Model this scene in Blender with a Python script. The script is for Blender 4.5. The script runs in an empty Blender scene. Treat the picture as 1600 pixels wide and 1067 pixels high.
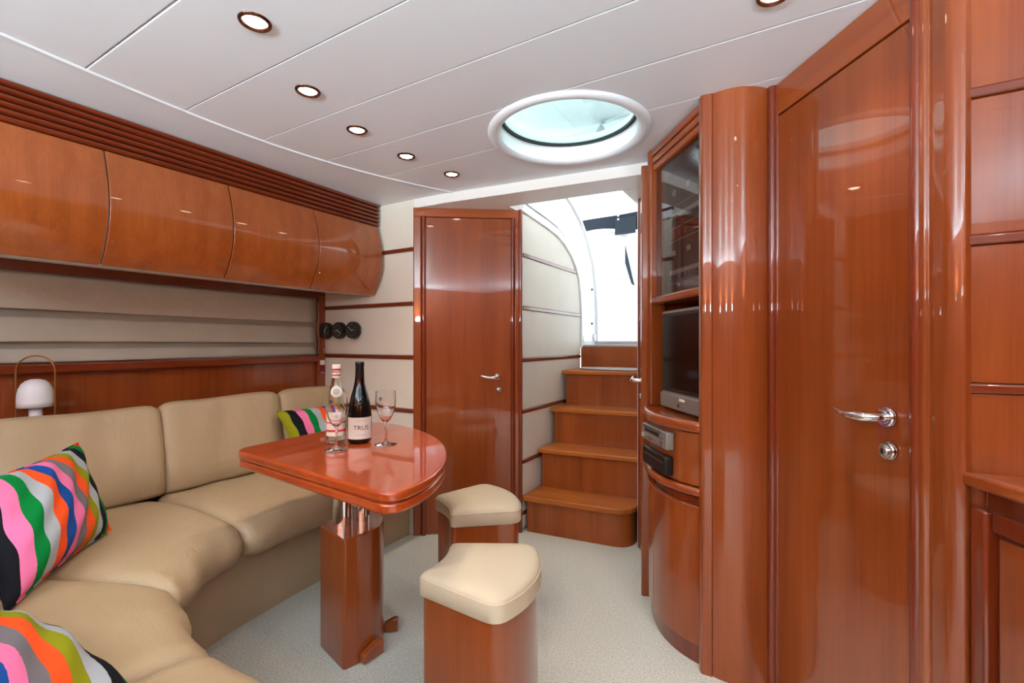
import bpy, bmesh, math, random
from mathutils import Vector, Matrix
random.seed(7)
PI = math.pi
S = bpy.context.scene
COL = S.collection
# ------------------------------------------------------------------ camera, world, light, exposure
YAW = math.radians(30.5)
cd = bpy.data.cameras.new('camera'); cam = bpy.data.objects.new('camera', cd); COL.objects.link(cam)
cam.location = (0, 0, 1.10); cam.rotation_euler = (PI/2, 0, YAW)
cd.sensor_width = 36; cd.lens = 730*36/1600; cd.clip_start = .02
cd.shift_y = (535-533.5)/1600
S.camera = cam
wd = bpy.data.worlds.new('world'); S.world = wd; wd.use_nodes = True
bgn = wd.node_tree.nodes['Background']; bgn.inputs[0].default_value = (.86, .94, 1, 1); bgn.inputs[1].default_value = 3.0
S.view_settings.view_transform = 'Standard'; S.view_settings.look = 'None'
S.view_settings.gamma = 1; S.view_settings.use_curve_mapping = False
S.view_settings.exposure = 0.15
DOWN_W = 9.0
UP_W = 190.0; UP_C = (.74, .92, .99)  # strength and tint of the added uplights
# ------------------------------------------------------------------ helpers
def new(): return bmesh.new()
def box(bm, x0, x1, y0, y1, z0, z1):
    v = [bm.verts.new((x, y, z)) for x in (x0, x1) for y in (y0, y1) for z in (z0, z1)]
    for f in ((0,1,3,2), (4,6,7,5), (0,4,5,1), (2,3,7,6), (0,2,6,4), (1,5,7,3)):
        bm.faces.new([v[i] for i in f])
    return bm
def prism(bm, pts, z0, z1):
    a = [bm.verts.new((p[0], p[1], z0)) for p in pts]; b = [bm.verts.new((p[0], p[1], z1)) for p in pts]
    n = len(pts)
    fs = [bm.faces.new(a), bm.faces.new(b)]
    for i in range(n):
        j = (i+1) % n; bm.faces.new((a[i], a[j], b[j], b[i]))
    return bm
def prism_x(bm, pts, x0, x1):
    """polygon given as (y, z), extruded along x"""
    a = [bm.verts.new((x0, p[0], p[1])) for p in pts]; b = [bm.verts.new((x1, p[0], p[1])) for p in pts]
    n = len(pts); bm.faces.new(a); bm.faces.new(b)
    for i in range(n):
        j = (i+1) % n; bm.faces.new((a[i], a[j], b[j], b[i]))
    return bm
def prism_y(bm, pts, y0, y1):
    a = [bm.verts.new((p[0], y0, p[1])) for p in pts]; b = [bm.verts.new((p[0], y1, p[1])) for p in pts]
    n = len(pts); bm.faces.new(a); bm.faces.new(b)
    for i in range(n):
        j = (i+1) % n; bm.faces.new((a[i], a[j], b[j], b[i]))
    return bm
def loft(bm, rings, closed=True, caps=True):
    R = [[bm.verts.new(p) for p in r] for r in rings]; n = len(R[0])
    for a, b in zip(R, R[1:]):
        for i in range(n if closed else n-1):
            j = (i+1) % n; bm.faces.new((a[i], a[j], b[j], b[i]))
    if caps and closed:
        bm.faces.new(R[0]); bm.faces.new(R[-1])
    return bm
def lathe(bm, prof, c=(0, 0, 0), seg=32, caps=True):
    rings = []
    for r, z in prof:
        rings.append([(c[0]+r*math.cos(2*PI*i/seg), c[1]+r*math.sin(2*PI*i/seg), c[2]+z) for i in range(seg)])
    return loft(bm, rings, True, caps)
def tube(bm, path, r, seg=10, caps=True):
    path = [Vector(p) for p in path]; rings = []
    ref = None
    for i, p in enumerate(path):
        t = (path[min(i+1, len(path)-1)] - path[max(i-1, 0)]).normalized()
        if ref is None:
            ref = Vector((0, 0, 1)) if abs(t.z) < .9 else Vector((1, 0, 0))
        n = (ref - t*ref.dot(t)).normalized(); ref = n; b = t.cross(n)
        rr = r[i] if isinstance(r, (list, tuple)) else r
        rings.append([p + rr*(n*math.cos(2*PI*k/seg) + b*math.sin(2*PI*k/seg)) for k in range(seg)])
    return loft(bm, rings, True, caps)
def arcpts(c, r, a0, a1, n):
    return [(c[0]+r*math.cos(math.radians(a0+(a1-a0)*i/n)), c[1]+r*math.sin(math.radians(a0+(a1-a0)*i/n))) for i in range(n+1)]
def round_poly(pts, rad, n=6):
    """round the corners of a 2D polygon; rad a number or one per corner"""
    out = []; m = len(pts)
    for i in range(m):
        p = Vector(pts[i]); a = Vector(pts[i-1]); b = Vector(pts[(i+1) % m])
        r = rad[i] if isinstance(rad, (list, tuple)) else rad
        if r <= 0: out.append(tuple(p)); continue
        da = (a-p); db = (b-p)
        k = min(r, da.length*.49, db.length*.49)
        s = p+da.normalized()*k; e = p+db.normalized()*k
        for j in range(n+1):
            t = j/n; q = s*(1-t)**2 + p*2*t*(1-t) + e*t*t
            out.append((q.x, q.y))
    return out
def offset_poly(pts, d):
    """move a closed 2D outline outwards (d>0) along its vertex normals"""
    m = len(pts); A = sum(pts[i][0]*pts[(i+1) % m][1]-pts[(i+1) % m][0]*pts[i][1] for i in range(m)); sg = 1 if A > 0 else -1
    out = []
    for i in range(m):
        a = Vector(pts[i-1]); b = Vector(pts[(i+1) % m]); t = b-a
        if t.length < 1e-9: out.append(pts[i]); continue
        t.normalize(); out.append((pts[i][0]+sg*t.y*d, pts[i][1]-sg*t.x*d))
    return out
def thing(name, loc=(0, 0, 0), rotz=0, label=None, cat=None, group=None, kind=None):
    o = bpy.data.objects.new(name, None); COL.objects.link(o)
    o.empty_display_size = .05
    o.matrix_world = Matrix.Translation(loc) @ Matrix.Rotation(rotz, 4, 'Z')
    o.location = loc; o.rotation_euler = (0, 0, rotz)
    o['_m'] = [c for r in (Matrix.Translation(loc) @ Matrix.Rotation(rotz, 4, 'Z')) for c in r]
    return tag(o, label, cat, group, kind)
def tag(o, label=None, cat=None, group=None, kind=None):
    if label: o['label'] = label
    if cat: o['category'] = cat
    if group: o['group'] = group
    if kind: o['kind'] = kind
    return o
def mat_of(o):
    m = Matrix.Identity(4)
    while o is not None:
        if '_m' in o:
            v = list(o['_m']); m = Matrix([v[0:4], v[4:8], v[8:12], v[12:16]]) @ m
        o = o.parent
    return m
def obj(name, bm, mat, parent=None, world=False, smooth=35, bevel=0, seg=2, sub=0):
    """link a bmesh as ONE mesh object; world=True: its coordinates are world coordinates"""
    if world and parent is not None:
        bm.transform(mat_of(parent).inverted())
    bmesh.ops.recalc_face_normals(bm, faces=bm.faces[:])
    me = bpy.data.meshes.new(name); bm.to_mesh(me); bm.free()
    if smooth:
        for p in me.polygons: p.use_smooth = True
        me.set_sharp_from_angle(angle=math.radians(smooth))
    me.materials.append(mat)
    o = bpy.data.objects.new(name, me); COL.objects.link(o)
    if parent is not None: o.parent = parent
    if bevel:
        md = o.modifiers.new('bevel', 'BEVEL'); md.width = bevel; md.segments = seg; md.limit_method = 'ANGLE'
        md.angle_limit = math.radians(40); md.harden_normals = False
        if smooth:
            for p in me.polygons: p.use_smooth = True
    if sub:
        md = o.modifiers.new('sub', 'SUBSURF'); md.levels = sub; md.render_levels = sub
    return o
def struct(name, bm=None, mat=None, label=None, **k):
    if bm is None:
        return thing(name, label=label, kind='structure')
    return tag(obj(name, bm, mat, None, **k), label, None, None, 'structure')
def text_bm(body, size):
    c = bpy.data.curves.new('t', 'FONT'); c.body = body; c.size = size; c.align_x = 'CENTER'; c.align_y = 'CENTER'
    c.resolution_u = 3
    o = bpy.data.objects.new('t', c); COL.objects.link(o)
    dg = bpy.context.evaluated_depsgraph_get(); me = o.evaluated_get(dg).to_mesh()
    bm = new(); bm.from_mesh(me); o.evaluated_get(dg).to_mesh_clear()
    bpy.data.objects.remove(o); bpy.data.curves.remove(c)
    return bm

# ------------------------------------------------------------------ materials
def s2l(c):
    return tuple(((x/255)/12.92 if x/255 <= .04045 else ((x/255+.055)/1.055)**2.4) for x in c[:3])+(1,)
def base(name):
    m = bpy.data.materials.new(name); m.use_nodes = True; n = m.node_tree.nodes; l = m.node_tree.links
    return m, n, l, n['Principled BSDF']
def plain(name, col, rough=.5, metal=0, coat=0, spec=.5, noise=0, nscale=30, bump=0, bscale=200, sheen=0):
    m, n, l, b = base(name)
    b.inputs['Base Color'].default_value = s2l(col); b.inputs['Roughness'].default_value = rough
    b.inputs['Metallic'].default_value = metal; b.inputs['Coat Weight'].default_value = coat
    b.inputs['Coat Roughness'].default_value = .03; b.inputs['Specular IOR Level'].default_value = spec
    if sheen: b.inputs['Sheen Weight'].default_value = sheen
    tc = n.new('ShaderNodeTexCoord')
    if noise:
        t = n.new('ShaderNodeTexNoise'); t.inputs['Scale'].default_value = nscale; t.inputs['Detail'].default_value = 5
        r = n.new('ShaderNodeMixRGB'); r.blend_type = 'MULTIPLY'; r.inputs[0].default_value = 1
        rp = n.new('ShaderNodeValToRGB'); rp.color_ramp.elements[0].position = .3; rp.color_ramp.elements[1].position = .7
        k = 1-noise; rp.color_ramp.elements[0].color = (k, k, k, 1); rp.color_ramp.elements[1].color = (1, 1, 1, 1)
        l.new(tc.outputs['Object'], t.inputs['Vector']); l.new(t.outputs['Fac'], rp.inputs[0])
        r.inputs[1].default_value = s2l(col); l.new(rp.outputs[0], r.inputs[2]); l.new(r.outputs[0], b.inputs['Base Color'])
    if bump:
        t = n.new('ShaderNodeTexNoise'); t.inputs['Scale'].default_value = bscale; t.inputs['Detail'].default_value = 4
        bp = n.new('ShaderNodeBump'); bp.inputs['Strength'].default_value = bump; bp.inputs['Distance'].default_value = .004
        l.new(tc.outputs['Object'], t.inputs['Vector']); l.new(t.outputs['Fac'], bp.inputs['Height']); l.new(bp.outputs[0], b.inputs['Normal'])
    return m
def wood(name, c0, c1, axis='z', rough=.28, coat=1.0, scale=1.0, coat_rough=.025):
    m, n, l, b = base(name)
    tc = n.new('ShaderNodeTexCoord'); mp = n.new('ShaderNodeMapping')
    lo, hi = .8*scale, 13*scale
    mp.inputs['Scale'].default_value = {'x': (lo, hi, hi), 'y': (hi, lo, hi), 'z': (hi, hi, lo)}[axis]
    l.new(tc.outputs['Object'], mp.inputs['Vector'])
    t = n.new('ShaderNodeTexNoise'); t.inputs['Scale'].default_value = 1.0; t.inputs['Detail'].default_value = 6; t.inputs['Roughness'].default_value = .62
    t.inputs['Distortion'].default_value = .25
    l.new(mp.outputs[0], t.inputs['Vector'])
    mp2 = n.new('ShaderNodeMapping'); h2 = 150*scale
    mp2.inputs['Scale'].default_value = {'x': (3, h2, h2), 'y': (h2, 3, h2), 'z': (h2, h2, 3)}[axis]
    l.new(tc.outputs['Object'], mp2.inputs['Vector'])
    t2 = n.new('ShaderNodeTexNoise'); t2.inputs['Scale'].default_value = 1; t2.inputs['Detail'].default_value = 3
    l.new(mp2.outputs[0], t2.inputs['Vector'])
    mx = n.new('ShaderNodeMath'); mx.operation = 'MULTIPLY_ADD'; mx.inputs[1].default_value = .35
    l.new(t2.outputs['Fac'], mx.inputs[0]); l.new(t.outputs['Fac'], mx.inputs[2])
    rp = n.new('ShaderNodeValToRGB')
    e = rp.color_ramp.elements; e[0].position = .40; e[1].position = .95
    e[0].color = s2l(c0); e[1].color = s2l(c1)
    l.new(mx.outputs[0], rp.inputs[0]); l.new(rp.outputs[0], b.inputs['Base Color'])
    b.inputs['Roughness'].default_value = rough; b.inputs['Coat Weight'].default_value = coat
    b.inputs['Coat Roughness'].default_value = coat_rough; b.inputs['Coat IOR'].default_value = 1.5
    b.inputs['Specular IOR Level'].default_value = .25
    return m
def emis(name, col, st):
    m = bpy.data.materials.new(name); m.use_nodes = True; n = m.node_tree.nodes; l = m.node_tree.links
    n.remove(n['Principled BSDF']); e = n.new('ShaderNodeEmission'); e.inputs[0].default_value = col; e.inputs[1].default_value = st
    l.new(e.outputs[0], n['Material Output'].inputs[0]); return m
def pane(name, tint, rough=0.0, ior=1.5):
    """thin sheet of glass: tinted see-through plus a mirror film by Fresnel"""
    m = bpy.data.materials.new(name); m.use_nodes = True; n = m.node_tree.nodes; l = m.node_tree.links
    n.remove(n['Principled BSDF'])
    t = n.new('ShaderNodeBsdfTransparent'); t.inputs[0].default_value = tint
    g = n.new('ShaderNodeBsdfGlossy'); g.inputs['Roughness'].default_value = rough; g.inputs[0].default_value = (1, 1, 1, 1)
    lw = n.new('ShaderNodeLayerWeight'); lw.inputs['Blend'].default_value = .5
    pw = n.new('ShaderNodeMath'); pw.operation = 'POWER'; pw.inputs[1].default_value = 4
    f0 = ((ior-1)/(ior+1))**2
    f = n.new('ShaderNodeMath'); f.operation = 'MULTIPLY_ADD'; f.inputs[1].default_value = 1-f0; f.inputs[2].default_value = f0
    l.new(lw.outputs['Facing'], pw.inputs[0]); l.new(pw.outputs[0], f.inputs[0])
    x = n.new('ShaderNodeMixShader'); l.new(f.outputs[0], x.inputs[0]); l.new(t.outputs[0], x.inputs[1]); l.new(g.outputs[0], x.inputs[2])
    l.new(x.outputs[0], n['Material Output'].inputs[0]); return m
def clear_glass(name, col=(1, 1, 1, 1), ior=1.45, rough=0):
    m, n, l, b = base(name); b.inputs['Base Color'].default_value = col; b.inputs['Transmission Weight'].default_value = 1
    b.inputs['Roughness'].default_value = rough; b.inputs['IOR'].default_value = ior; return m
STRIPES = [(28, 76, 150), (238, 84, 34), (0, 122, 52), (22, 22, 28), (168, 172, 178), (140, 140, 22), (238, 84, 34), (116, 110, 114),
           (234, 118, 164), (28, 76, 150), (238, 84, 34), (168, 172, 178), (0, 122, 52), (234, 118, 164), (22, 22, 28), (168, 172, 178)]
def stripes(name, seq, x0, x1):
    """woven stripes that run across the cushion's own x axis"""
    m, n, l, b = base(name)
    tc = n.new('ShaderNodeTexCoord'); mr = n.new('ShaderNodeMapRange')
    mr.inputs['From Min'].default_value = x0+.009; mr.inputs['From Max'].default_value = x1+.009
    nz = n.new('ShaderNodeTexNoise'); nz.inputs['Scale'].default_value = 5
    ad = n.new('ShaderNodeMath'); ad.operation = 'MULTIPLY_ADD'; ad.inputs[1].default_value = .018
    l.new(tc.outputs['Object'], nz.inputs['Vector'])
    at = n.new('ShaderNodeAttribute'); at.attribute_name = 'stripe'
    l.new(nz.outputs['Fac'], ad.inputs[0]); l.new(at.outputs['Fac'], ad.inputs[2]); l.new(ad.outputs[0], mr.inputs['Value'])
    rp = n.new('ShaderNodeValToRGB'); rp.color_ramp.interpolation = 'CONSTANT'; e = rp.color_ramp.elements
    N = len(seq)
    e[0].position = 0; e[0].color = s2l(seq[0]); e[1].position = 1/N; e[1].color = s2l(seq[1])
    for i in range(2, N):
        q = e.new(i/N); q.color = s2l(seq[i])
    l.new(mr.outputs[0], rp.inputs[0]); l.new(rp.outputs[0], b.inputs['Base Color'])
    b.inputs['Roughness'].default_value = .85; b.inputs['Specular IOR Level'].default_value = .15
    w = n.new('ShaderNodeTexNoise'); w.inputs['Scale'].default_value = 900; bp = n.new('ShaderNodeBump'); bp.inputs['Strength'].default_value = .2
    bp.inputs['Distance'].default_value = .001
    l.new(tc.outputs['Object'], w.inputs['Vector']); l.new(w.outputs['Fac'], bp.inputs['Height']); l.new(bp.outputs[0], b.inputs['Normal'])
    return m
W_V = wood('cherry_vertical', (120, 50, 16), (152, 75, 31), 'z')
W_VL = wood('cherry_locker', (142, 68, 22), (180, 98, 44), 'z')
W_X = wood('cherry_along_x', (126, 54, 18), (162, 80, 34), 'x')
W_Y = wood('cherry_along_y', (130, 54, 18), (162, 78, 32), 'y')
W_DV = wood('dark_cherry_vertical', (96, 32, 12), (132, 52, 20), 'z')
W_DX = wood('dark_cherry_along_x', (94, 32, 12), (130, 52, 20), 'x')
W_DY = wood('dark_cherry_along_y', (94, 32, 12), (132, 52, 20), 'y')
W_T = wood('table_cherry', (148, 50, 12), (186, 80, 28), 'y', scale=.6, coat_rough=.01)
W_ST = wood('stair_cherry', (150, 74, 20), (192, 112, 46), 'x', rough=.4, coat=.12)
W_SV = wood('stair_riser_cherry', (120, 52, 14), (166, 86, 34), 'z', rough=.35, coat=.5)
M_CEIL = plain('white_ceiling_vinyl', (228, 233, 240), .45, noise=.03, nscale=3, bump=.04, bscale=400)
M_CREAM = plain('cream_leather_wall', (226, 220, 206), .5, noise=.05, nscale=6, bump=.15, bscale=260)
M_SOFA = plain('beige_leather', (178, 152, 119), .52, noise=.08, nscale=4, bump=.25, bscale=160)
_n = M_SOFA.node_tree.nodes; _l = M_SOFA.node_tree.links
_b0 = [x for x in _n if x.type == 'BUMP'][0]; _tc = [x for x in _n if x.type == 'TEX_COORD'][0]
_mp = _n.new('ShaderNodeMapping'); _mp.inputs['Scale'].default_value = (6, 11, 3.5); _t = _n.new('ShaderNodeTexNoise'); _t.inputs['Scale'].default_value = 1.2; _t.inputs['Detail'].default_value = 3; _t.inputs['Distortion'].default_value = 1.2
_b1 = _n.new('ShaderNodeBump'); _b1.inputs['Strength'].default_value = .16; _b1.inputs['Distance'].default_value = .02
_l.new(_tc.outputs['Object'], _mp.inputs[0]); _l.new(_mp.outputs[0], _t.inputs[0]); _l.new(_t.outputs['Fac'], _b1.inputs['Height'])
_l.new(_b1.outputs[0], _b0.inputs['Normal'])
M_STOOL = plain('cream_stool_leather', (200, 184, 157), .5, noise=.05, nscale=5, bump=.15, bscale=220)
M_CARPET = plain('cream_carpet', (238, 238, 226), .95, noise=.34, nscale=150, bump=1.0, bscale=420, spec=.1)
M_WHITE = plain('white_gelcoat', (238, 240, 242), .25, coat=.3)
M_BEAM = plain('white_painted_beam', (232, 230, 226), .4)
M_CHROME = plain('chrome', (225, 225, 228), .07, metal=1)
M_STEEL = plain('brushed_steel', (178, 178, 180), .3, metal=1)
M_BLACK = plain('black_plastic', (14, 14, 15), .3)
M_RUB = plain('black_rubber', (8, 8, 9), .6)
M_SCREEN = plain('tv_screen', (5, 5, 7), .12, spec=.35)
M_SILVER = plain('silver_plastic', (150, 146, 140), .35, metal=.5)
M_BRONZE = plain('bronze_ring', (90, 52, 34), .25, metal=.85)
M_BULB = emis('lamp_lens', (1, .86, .68, 1), 14)
M_BLIND = plain('beige_blind_fabric', (186, 178, 162), .9, noise=.08, nscale=7, bump=.8, bscale=22)
M_BLIND2 = plain('beige_blind_backing', (150, 142, 128), .9, noise=.1, nscale=5)
M_LAMP = plain('white_lamp_shade', (232, 232, 236), .4)
M_BRASS = plain('brass_handle', (150, 100, 45), .35, metal=.6)
M_CANVAS = plain('navy_canvas', (46, 54, 66), .8, noise=.2, nscale=9)
M_PAPER = plain('label_paper', (232, 224, 212), .7)
M_INK = plain('label_ink', (30, 26, 26), .7)
M_RED = plain('red_print', (200, 40, 36), .6)
M_WINE = plain('dark_wine_glass', (6, 7, 6), .10, spec=.4)
M_PURPLE = plain('gauge_face', (30, 29, 30), .3, coat=.5)
M_GLASS = clear_glass('clear_glass')
M_WATERB = clear_glass('pale_bottle_glass', (.93, .98, .95, 1))
M_SKYG = pane('green_tinted_hatch_glass', (.56, .72, .67, 1))
M_CABG = pane('smoked_cabinet_glass', (.76, .73, .71, 1), 0, 1.40)
M_WING = pane('window_glass', (.9, .95, .95, 1))
M_GREY = plain('grey_print', (168, 168, 160), .6)
M_DIM = plain('switchboard_brown', (46, 34, 30), .5)
M_LEDR = plain('red_display', (120, 24, 20), .4)
M_TAGR = plain('red_tag', (120, 16, 22), .5)

CZ = 1.92          # ceiling height
# ------------------------------------------------------------------ floor and outer shell
struct('floor', box(new(), -2.72, 1.72, -1.92, 3.40, -.05, 0), M_CARPET, label='cream cut-pile carpet over the saloon floor')
# left wall with the window opening (sill 1.00, head 1.40)
w = struct('wall_left', label='cherry wood side wall behind the sofa')
obj('lower_panel', box(new(), -2.70, -2.63, -1.92, 2.09, 0, .985), W_V, w)
obj('upper_panel', box(new(), -2.70, -2.63, -1.92, 2.09, 1.405, CZ+.03), W_V, w)
obj('front_panel', box(new(), -2.70, -2.63, -1.92, -.62, .985, 1.405), W_V, w)
obj('corner_panel', box(new(), -2.70, -2.63, 1.97, 2.09, .985, 1.405), W_V, w)
obj('ledge', box(new(), -2.63, -2.472, -1.0, 2.02, .735, .76), W_Y, w, bevel=.004)
# the rest of the saloon behind and beside the camera
w = struct('wall_front', label='cherry bulkhead at the forward end of the saloon')
for x0, x1 in ((-2.70, -1.60), (-1.598, -.50), (-.498, .60), (.602, 1.72)):
    obj('panel', box(new(), x0, x1, -1.92, -1.84, 0, CZ+.03), W_V, w, bevel=.003)
w = struct('wall_right', label='cherry side wall on the galley side')
for y0, y1 in ((-1.84, -.80), (-.798, .26), (.262, 1.36)):
    obj('panel', box(new(), 1.62, 1.70, y0, y1, 0, CZ+.03), W_V, w, bevel=.003)

# ------------------------------------------------------------------ window with roman blind
wn = struct('window_1', label='long side window above the sofa framed in dark cherry')
obj('head_trim', box(new(), -2.63, -2.605, -.62, 2.018, 1.385, 1.43), W_DY, wn, bevel=.004)
obj('jamb', box(new(), -2.63, -2.603, 1.962, 2.018, .80, 1.40), W_V, wn, bevel=.004)
obj('sill', box(new(), -2.63, -2.585, -.62, 1.962, .975, 1.016), W_DY, wn, bevel=.008, seg=3)
obj('pane', box(new(), -2.672, -2.668, -.62, 1.97, .985, 1.405), M_WING, wn)
bl = thing('roman_blind', (-2.61, .7, 1.02), 0, 'beige fabric roman blind drawn over the side window', 'blind')
obj('backing', box(new(), -2.628, -2.624, -.61, 1.962, .99, 1.40), M_BLIND2, bl, world=True)
def fold(z1, z0, bulge, tail, seed):
    rnd = random.Random(seed); N = 46; bm = new(); rows = []
    ph = [rnd.uniform(0, 6.28) for _ in range(4)]
    prof = [(0, 0), (.12, .25), (.4, .6), (.75, .95), (.93, 1.0), (1.0, .82), (.985, .5)]
    for i in range(N+1):
        y = -.60+2.55*i/N
        wob = .006*math.sin(2.1*y+ph[0])+.004*math.sin(5.3*y+ph[1])+.0025*math.sin(13*y+ph[2])
        sag = .010*math.sin(1.6*y+ph[3])*.6
        rows.append([(-2.622+bulge*b+wob*a, y, z1+(z0+sag*.6-z1)*a) for a, b in prof])
    loft(bm, rows, closed=False)
    o = obj('fold', bm, M_BLIND, bl, world=True, smooth=80)
    md = o.modifiers.new('s', 'SOLIDIFY'); md.thickness = .003
fold(1.385, 1.232, .016, 0, 1); fold(1.205, 1.100, .018, 0, 2); fold(1.076, 1.022, .014, 0, 3)
bm = new()
tube(bm, [(-2.60, 1.955, 1.36), (-2.598, 1.958, 1.25), (-2.592, 1.945, 1.18), (-2.596, 1.962, 1.12), (-2.598, 1.955, 1.03)], .002, 6)
obj('pull_cord', bm, M_BLIND2, bl, world=True)
cl = thing('cord_cleat', (-2.60, 1.985, 1.03), 0, 'small chrome cord cleat on the window jamb', 'cleat')
bm = new(); tube(bm, [(-2.602, 1.985, 1.045), (-2.575, 1.985, 1.045)], .005, 8); obj('peg', bm, M_CHROME, cl, world=True)
bm = new(); tube(bm, [(-2.577, 1.985, 1.03), (-2.577, 1.985, 1.062)], .006, 8); obj('crossbar', bm, M_CHROME, cl, world=True)
tg = thing('hanging_tag', (-2.60, 1.985, .895), 0, 'dark red tag hanging from the window jamb', 'tag')
obj('plate', box(new(), -2.602, -2.596, 1.965, 2.008, .895, .95), M_TAGR, tg, world=True, bevel=.002)
obj('card', box(new(), -2.602, -2.594, 1.972, 2.002, .955, .985), M_PAPER, tg, world=True, bevel=.001)
obj('print', box(new(), -2.5955, -2.5945, 1.971, 2.003, .902, .908), M_GREY, tg, world=True)

# ------------------------------------------------------------------ overhead lockers and slatted cornice
def lx(z):      # front profile of the locker doors
    t = (z-1.38)/(1.785-1.38)
    return -2.135+.035*t+.062*math.sin(PI*min(1, max(0, t))**.85)
seams = [-.592, -.162, .268, .698, 1.128, 1.556, 1.99]
lab = ['nearest the camera', '', 'at the left edge of the picture', 'second from the left, above the table lamp', 'third from the left, with a bright reflection', 'beside the panelled bulkhead']
for i in range(2, 6):
    y0, y1 = seams[i], seams[i+1]
    words = {2: 'curved cherry overhead locker at the left edge of the picture', 3: 'curved cherry overhead locker second from the left',
             4: 'curved cherry overhead locker third from the left', 5: 'curved cherry overhead locker beside the cream bulkhead'}[i]
    t = thing('overhead_locker', (-2.40, (y0+y1)/2, 1.38), 0, words, 'locker', 'overhead lockers above the window')
    zs = [1.38+(1.785-1.38)*k/14 for k in range(15)]
    pts = [(lx(z)-.016, z) for z in zs]+[(-2.628, 1.785), (-2.628, 1.428)]
    bm = new(); prism_y(bm, pts, y0+.001, y1-.001)
    obj('body', bm, M_BEAM, t, world=True)
    out = [(lx(z), z) for z in zs]; inn = [(lx(z)-.015, z) for z in reversed(zs)]
    bm = new(); prism_y(bm, out+inn, y0+.0025, y1-.0025)
    d = obj('door', bm, W_VL, t, world=True, bevel=.002)
    bm = new(); tube(bm, [(lx(1.46)-.004, y0+.018, 1.46), (lx(1.46)+.004, y0+.018, 1.46)], .004, 8)
    obj('latch', bm, M_CHROME, d)
    d.children[0].data.transform(mat_of(t).inverted())
cor = struct('trim_1', label='cornice of dark cherry slats along the top of the lockers')
obj('backing', box(new(), -2.62, -2.115, -1.84, 1.985, 1.785, CZ), W_DY, cor)
for k in range(6):
    z = 1.798+k*.0226
    bm = new(); prism_y(bm, [(-2.115, z-.0095), (-2.100, z-.0095), (-2.092, z-.005), (-2.090, z), (-2.092, z+.005), (-2.100, z+.0095), (-2.115, z+.0095)], -1.84, 1.992)
    obj('slat', bm, W_DY, cor)

# ------------------------------------------------------------------ ceiling
SKC = (-.74, 1.69); SKR = .285
def edge_x(y):     # left edge of the panelled field, a shallow curve
    return -1.842+.30*max(0, y-1.0)**1.9*.85+.12*max(0, .95-y)**1.6*.9
ce = struct('ceiling', label='white padded ceiling panels')
def beam_y(x): return 2.03+(x+1.6)*.108
ys = [-1.84, -1.384, -1.107, -.830, -.553, -.276, .001, .278, .558, .838, 1.115, 1.392, 1.663, None]
g = .0012
for a, b in zip(ys, ys[1:]):
    xr = 1.62
    if b is None:
        # last row, cut by the skylight and by the beam
        h = math.sqrt(SKR**2-(a+g-SKC[1])**2); a0 = math.degrees(math.atan2(a+g-SKC[1], h))
        arc = arcpts(SKC, SKR, 180-a0, a0, 40)
        arc = [p for p in arc]
        pts = [(edge_x(a)+.004, a+g)]+arc+[(1.62, a+g), (1.62, beam_y(1.62)), (edge_x(2.02)+.004, beam_y(edge_x(2.02)))]
        pts = pts+[(edge_x(a+(2.02-a)*k/5)+.004, a+(2.02-a)*k/5) for k in (4, 3, 2, 1)]
        # arc goes over the top of the hole: from left side over far side to right side
        bm = new(); prism(bm, pts, CZ, CZ+.02)
    else:
        left = [(edge_x(b+(a-b)*k/4)+.004, (b-g)+((a+g)-(b-g))*k/4) for k in range(5)]
        if b == 1.663:
            h = math.sqrt(SKR**2-(b-g-SKC[1])**2); a0 = math.degrees(math.atan2(b-g-SKC[1], h))
            arc = arcpts(SKC, SKR, a0, -180-a0, 40)
            pts = [(xr, a+g), (xr, b-g)]+arc+left
        else:
            pts = [(xr, a+g), (xr, b-g)]+left
        bm = new(); prism(bm, pts, CZ, CZ+.02)
    bm.normal_update(); bmesh.ops.triangulate(bm, faces=[f for f in bm.faces if len(f.verts) > 4])
    o = obj('panel', bm, M_CEIL, ce, smooth=0)
    md = o.modifiers.new('bevel', 'BEVEL'); md.width = .0035; md.segments = 2; md.limit_method = 'ANGLE'; md.angle_limit = math.radians(60)
N = 40
yy = [-1.84+(2.03+1.84)*k/N for k in range(N+1)]
bm = new(); prism(bm, [(edge_x(y)-.004, y) for y in yy]+[(-2.10, 2.03), (-2.10, -1.84)], CZ, CZ+.02)
obj('border_panel', bm, M_CEIL, ce, smooth=0)
bm = new(); tube(bm, [(edge_x(y), y, CZ+.001) for y in yy], .006, 8); obj('piping', bm, M_CEIL, ce)
# deck above, with the round hatch hole and the companionway hole
bm = new()
n = 48
arcA = arcpts(SKC, SKR, 180, 0, n)
prism(bm, [(-2.70, SKC[1]), (SKC[0]-SKR, SKC[1])]+arcA[1:-1]+[(SKC[0]+SKR, SKC[1]), (1.72, SKC[1]), (1.72, 2.30), (-2.70, 2.30)], CZ+.022, CZ+.06)
obj('deck_slab', bm, M_WHITE, ce, smooth=0)
bm = new(); arcB = arcpts(SKC, SKR, 0, -180, n)
prism(bm, [(1.72, SKC[1]), (SKC[0]+SKR, SKC[1])]+arcB[1:-1]+[(SKC[0]-SKR, SKC[1]), (-2.70, SKC[1]), (-2.70, -1.92), (1.72, -1.92)], CZ+.022, CZ+.06)
obj('deck_slab', bm, M_WHITE, ce, smooth=0)
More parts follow.
